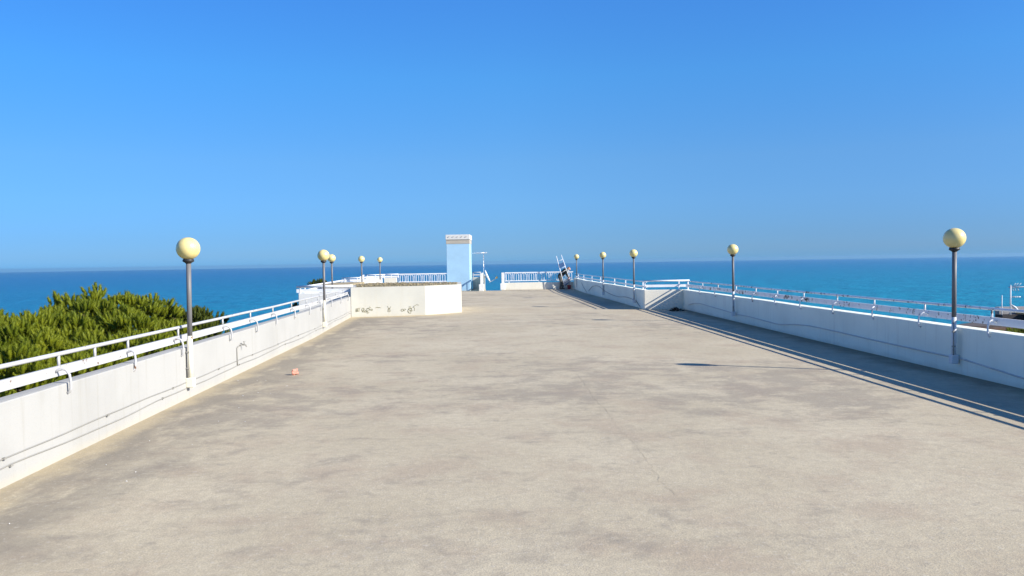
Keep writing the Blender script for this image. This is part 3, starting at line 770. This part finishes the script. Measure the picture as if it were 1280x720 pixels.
YL = 56.60
ld = empty('ladder', (3.9, YL, 0), 'tilted aluminium ladder with a blue-grey top plate held by the bending person', 'ladder')
lt, lb = Vector((3.25, YL+.12, 2.42)), Vector((3.86, YL, .03))
rt_, rb = Vector((3.61, YL+.16, 2.50)), Vector((4.30, YL+.06, .40))
alu = M['alu'] = m_paint('bare_aluminium', (.80, .81, .83), 0, .4)
child(MB().tube([lt, (lt+lb)/2, lb], .026, 8).build('side_rail', alu), ld)
child(MB().tube([rt_, (rt_+rb)/2, rb], .026, 8).build('side_rail', alu), ld)
for t in (.16, .40, .52, .65, .78): child(MB().tube([lt.lerp(lb, t), rt_.lerp(rb, t*1.0)], .016, 6).build('rung', alu), ld)
def quad_plate(name, t0, t1, g0, g1, mat):
    mb = MB(); ax = (lb-lt).normalized()
    P = [lt.lerp(lb, t0).lerp(rt_.lerp(rb, t0), g0), lt.lerp(lb, t0).lerp(rt_.lerp(rb, t0), g1), lt.lerp(lb, t1).lerp(rt_.lerp(rb, t1), g1), lt.lerp(lb, t1).lerp(rt_.lerp(rb, t1), g0)]
    f = [mb.bm.verts.new(p+Vector((0, -.03, 0))) for p in P]; b = [mb.bm.verts.new(p+Vector((0, .03, 0))) for p in P]
    mb.bm.faces.new(f); mb.bm.faces.new(b[::-1])
    for i in range(4): j = (i+1) % 4; mb.bm.faces.new((f[i], b[i], b[j], f[j]))
    return child(mb.build(name, mat), ld)
quad_plate('top_plate', .25, .37, .04, .98, m_simple('plate_blue', (.05, .11, .24), .5, .2))
quad_plate('lower_plate', .78, .93, .02, 1.0, m_simple('plate_grey', (.15, .18, .23), .5, .2))
bk = empty('bucket', (4.16, 56.85, 0), 'small dark red bucket on the floor under the tilted ladder', 'bucket')
child(MB().lathe([(.11, 0), (.115, .02), (.15, .28), (.155, .29), (.14, .29), (.105, .04)], (4.16, 56.85, 0), 20).build('pail', m_simple('bucket_red', (.35, .04, .05), .5, .2)), bk)
child(MB().tube([(4.16-.15*math.cos(a), 56.85, .28+.12*math.sin(a)) for a in np.linspace(0, math.pi, 9)], .007, 6).build('handle', alu), bk)

# ------------------------------------------------------------------ neighbour's roof on the right
nb = empty('neighbour_building', (33, 45, -24), 'neighbouring flat roofed building beyond the right wall with a brown roof edge', 'building')
child(MB().prism([(21.3, 38.2), (60, 36.2), (60, 45.8), (25.9, 41.5)], -24.6, -2.0).build('wall', m_simple('neighbour_wall', (.45, .36, .24), .9, .2, 1)), nb)
child(MB().prism([(20.9, 38), (60.3, 36), (60.3, 46), (25.5, 41.8)], -1.995, -1.53).build('roof_edge', m_simple('roof_brown', (.16, .10, .075), .9, .3, 2)), nb)
child(MB().prism([(21.1, 38.2), (60.1, 36.2), (60.1, 45.8), (25.6, 41.65)], -1.526, -1.45).build('roof', m_simple('roof_tile', (.12, .10, .09), .9, .4, 4)), nb)
child(MB().box((28.0, 41.0, -1.2), (2.2, 1.2, .5)).build('roof_hut', m_simple('tan_hut', (.48, .33, .15), .9, .15, 2)), nb)
child(MB().box((26.3, 41.2, -1.30), (1.15, .6, .30)).build('roof_ledge', m_simple('dark_ledge', (.05, .045, .045), .9, .3, 2)), nb)
child(MB().box((27.0, 41.9, -1.12), (1.9, .4, .66)).build('roof_wall', m_simple('grey_ledge', (.33, .32, .32), .9, .3, 2)), nb)
ra = empty('roof_aerial', (26.2, 41, -1.45), 'pale television aerial with forked rods on the neighbouring roof', 'aerial')
pm = m_simple('aerial_white', (.72, .74, .74), .5, .1)
child(MB().tube([(26.2, 41, -1.45), (26.2, 41, .42)], .035, 8).build('mast', pm), ra)
child(MB().tube([(26.1, 41, .30), (28.0, 41, .32)], .03, 6).build('boom', pm), ra)
mb = MB()
for x in (26.27, 26.40, 26.55):
    for s in (-1, 1): mb.tube([(x, 41, .31), (x+.14, 41-.1*s, .31+.2*s)], .016, 5)
for x in (27.0, 27.5): mb.tube([(x, 41, .21), (x, 41, .41)], .016, 5)
child(mb.build('fork_rods', pm), ra)
mb = MB().tube([(26.2, 41, -.22), (26.72, 41, -.21)], .028, 6)
for x in (26.40, 26.5, 26.6): mb.tube([(x, 40.9, -.21), (x, 41.1, -.21)], .03, 5)
child(mb.build('lower_boom', pm), ra)
child(MB().tube([(26.22, 41, -.62), (26.45, 41, -.78), (26.62, 40.98, -.97)], [.04, .07, .04], 8).build('dish_edge', pm), ra)
wp = MB().tube([(25.75, 41, -1.45), (25.75, 41, -.12)], .022, 6).build('whip_aerial', pm)
tag(wp, 'thin upright whip aerial on the neighbouring roof left of the forked one', 'aerial')

# ------------------------------------------------------------------ pines
def shoot_batch(centres, dirs, size, nn=80):
    """bottle-brush pine shoots: thin needle triangles all along an upright stem"""
    N = len(centres); V = np.empty((N, nn, 3, 3))
    up = dirs/np.linalg.norm(dirs, axis=1, keepdims=True)
    h = np.where(np.abs(up[:, 2:3]) < .9, np.array([[0, 0, 1.]]), np.array([[1., 0, 0]]))
    u = np.cross(up, h); u /= np.linalg.norm(u, axis=1, keepdims=True); v = np.cross(up, u)
    for k in range(nn):
        t = rng.random(N); a = rng.random(N)*2*np.pi
        rad = np.cos(a)[:, None]*u+np.sin(a)[:, None]*v
        sp = rng.uniform(.55, 1.1, N)*(1.25-.75*t)
        nd = up+rad*sp[:, None]; nd /= np.linalg.norm(nd, axis=1, keepdims=True)
        base = centres+up*(t*size*.72)[:, None]
        L = size*rng.uniform(.28, .50, N)
        side = np.cross(nd, rad+rng.normal(0, .6, (N, 3))); side /= np.linalg.norm(side, axis=1, keepdims=True)+1e-9
        wd = (size*rng.uniform(.020, .030, N))[:, None]
        V[:, k, 0] = base-side*wd; V[:, k, 1] = base+side*wd; V[:, k, 2] = base+nd*L[:, None]
    verts = V.reshape(-1, 3); faces = np.arange(len(verts)).reshape(-1, 3); return verts, faces
def shoot_cores(centres, dirs, size):
    up = dirs/np.linalg.norm(dirs, axis=1, keepdims=True)
    h = np.where(np.abs(up[:, 2:3]) < .9, np.array([[0, 0, 1.]]), np.array([[1., 0, 0]]))
    u = np.cross(up, h); u /= np.linalg.norm(u, axis=1, keepdims=True); v = np.cross(up, u); N = len(centres)
    sides = 6; prof = ((.03, .0), (.12, .16), (.14, .5), (.10, .80), (.02, .92)); P = np.empty((N, len(prof), sides, 3))
    for i, (rr, t) in enumerate(prof):
        for k in range(sides):
            a = 2*np.pi*k/sides+i*.5
            P[:, i, k] = centres+up*(size*t)[:, None]+(np.cos(a)*u+np.sin(a)*v)*(size*rr*rng.uniform(.75, 1.2, N))[:, None]
    base = []; 
    for i in range(len(prof)-1):
        for k in range(sides):
            a, b, c, d = i*sides+k, i*sides+(k+1) % sides, (i+1)*sides+(k+1) % sides, (i+1)*sides+k
            base += [(a, b, c), (a, c, d)]
    base = np.array(base); n1 = len(prof)*sides
    return P.reshape(-1, 3), (base[None]+(np.arange(N)*n1)[:, None, None]).reshape(-1, 3)
def pine(label, base, lobes, n, mat, size=.30, cat='tree', name='pine_tree', group=None):
    root = empty(name, base, label, cat, group)
    C = []; D = []
    wts = np.array([l[3]**2 for l in lobes]); wts = wts/wts.sum()
    per = 11                                   # shoots to a twig clump
    for (lx, ly, lz, r, zs), k in zip(lobes, (wts*n/per).astype(int)+1):
        d = rng.normal(size=(k, 3)); d[:, 2] = np.abs(d[:, 2])*1.0-.4*rng.random(k); d /= np.linalg.norm(d, axis=1, keepdims=True)
        rr = r*(1-.35*rng.random(k)**2)*rng.uniform(.88, 1.16, k)
        tw = np.array([lx, ly, lz])+d*rr[:, None]*np.array([1, 1, zs])          # twig clump centres
        off = rng.normal(0, 1, (k, per, 3)); off /= np.linalg.norm(off, axis=2, keepdims=True)
        off[:, :, 2] = np.abs(off[:, :, 2])-.15
        rad = size*.62*rng.uniform(.6, 1.35, (k, 1, 1))
        c_ = tw[:, None, :]+off*rad*np.array([1, 1, .8])
        C.append(c_.reshape(-1, 3))
        dd = d[:, None, :]*.35+off*.60+np.array([0, 0, .72])+rng.normal(0, .24, (k, per, 3)); D.append(dd.reshape(-1, 3))
    C = np.concatenate(C); D = np.concatenate(D)
    sz = size*rng.uniform(.75, 1.25, len(C))
    v, f = shoot_batch(C, D, sz); v2, f2 = shoot_cores(C, D, sz)
    f = np.concatenate([f, f2+len(v)]); v = np.concatenate([v, v2])
    child(mesh_np('crown', v, f, mat), root)
    mb = MB(); cx = sum(l[0] for l in lobes)/len(lobes); cy = sum(l[1] for l in lobes)/len(lobes); cz = min(l[2] for l in lobes)-1.2
    b = Vector(base); top = Vector((cx, cy, cz))
    mb.tube([b, b.lerp(top, .4)+Vector((.15, .1, 0)), b.lerp(top, .75)-Vector((.1, .1, 0)), top], [.32, .26, .2, .13], 10)
    for l in lobes:
        e = Vector((l[0], l[1], l[2]+l[3]*.35)); mb.tube([top-Vector((0, 0, .3)), top.lerp(e, .5)+Vector((random.gauss(0, .12), random.gauss(0, .12), -.15)), e], [.09, .06, .02], 6)
        for k in range(4):
            a = random.random()*6.28; q = e+Vector((math.cos(a)*l[3]*.6, math.sin(a)*l[3]*.6, random.uniform(-.1, .35)*l[3]))
            mb.tube([top.lerp(e, .6), (e+q)/2, q], [.035, .022, .01], 5)
    child(mb.build('trunk', M['bark']), root)
    return root
def L(px, ytop, d, r, zs=.9):
    X = (px-640)/976*d; z = CAM_H-((ytop-327.3-(640-px)*.0159)/976)*d
    return (X, d, z-r*zs-.22, r, zs)
lob1 = [L(150, 360, 23, 1.1), L(132, 361, 22.6, .7), L(100, 374, 22, 1.0), L(88, 369, 22.3, .6), L(178, 371, 23, .9), L(200, 380, 23.5, .85), L(120, 372, 21, .9), L(160, 385, 20.5, 1.1), L(110, 395, 19.5, 1.1), L(200, 397, 21, .9), L(75, 385, 21, 1.0), L(140, 415, 18.5, 1.0), L(190, 418, 19, .9), L(100, 425, 17.5, .9), L(60, 410, 18.5, 1.0)]
pine('tall spreading green pine outside the left wall, its crown the highest of the pines', (-11.5, 21.5, -24.6), lob1, 3000, M['needles'], .285)
lob2 = [L(50, 389, 19, .9), L(30, 391, 18.5, .8), L(14, 394, 18, .8), L(-5, 392, 18, .9), L(-30, 388, 18, 1.0), L(65, 388, 19.5, .7), L(20, 412, 16.5, 1.0), L(50, 420, 16.5, .9), L(-10, 420, 16, 1.0), L(5, 440, 14.5, .8), L(40, 445, 15, .8), L(80, 438, 16, .7), L(-30, 430, 15.5, 1.0)]
pine('lower green pine at the left edge of the picture, outside the white railing', (-11.8, 17, -24.6), lob2, 2400, M['needles'], .27)
lob3 = [L(238, 383, 24, .6), L(222, 385, 24.3, .6), L(250, 386, 24.5, .55), L(262, 394, 25, .45), L(240, 402, 23, .6), L(258, 408, 24, .55), L(268, 406, 24.5, .35), L(225, 405, 22.5, .7)]
pine('darker small pine top at the right of the pines, behind the nearest left lamp', (-9.9, 24.3, -24.6), lob3, 950, M['needles_dark'], .25)
pine('dark bushy treetop peeping above the white rails beyond the left step', (-10.5, 42, -24.6), [L(397, 347, 42, .35, .8), L(402, 350, 42, .28, .8)], 170, M['needles_dark'], .2, 'tree', 'treetop')
pine('dark leaves of a treetop at the outer corner of the left step wall', (-9.05, 33, -24.6), [L(377, 367, 33, .22, 1.0), L(375, 374, 32.8, .25, 1.0)], 120, M['needles_dark'], .17, 'tree', 'treetop')
pine('yellow-green bushy treetop beside the neighbouring brown roof', (20.6, 31, -24.6), [L(1262, 411, 30.5, .5, .7), L(1275, 409, 31, .6, .7), L(1250, 413, 30.5, .4, .7)], 500, M['needles'], .2, 'tree', 'treetop')
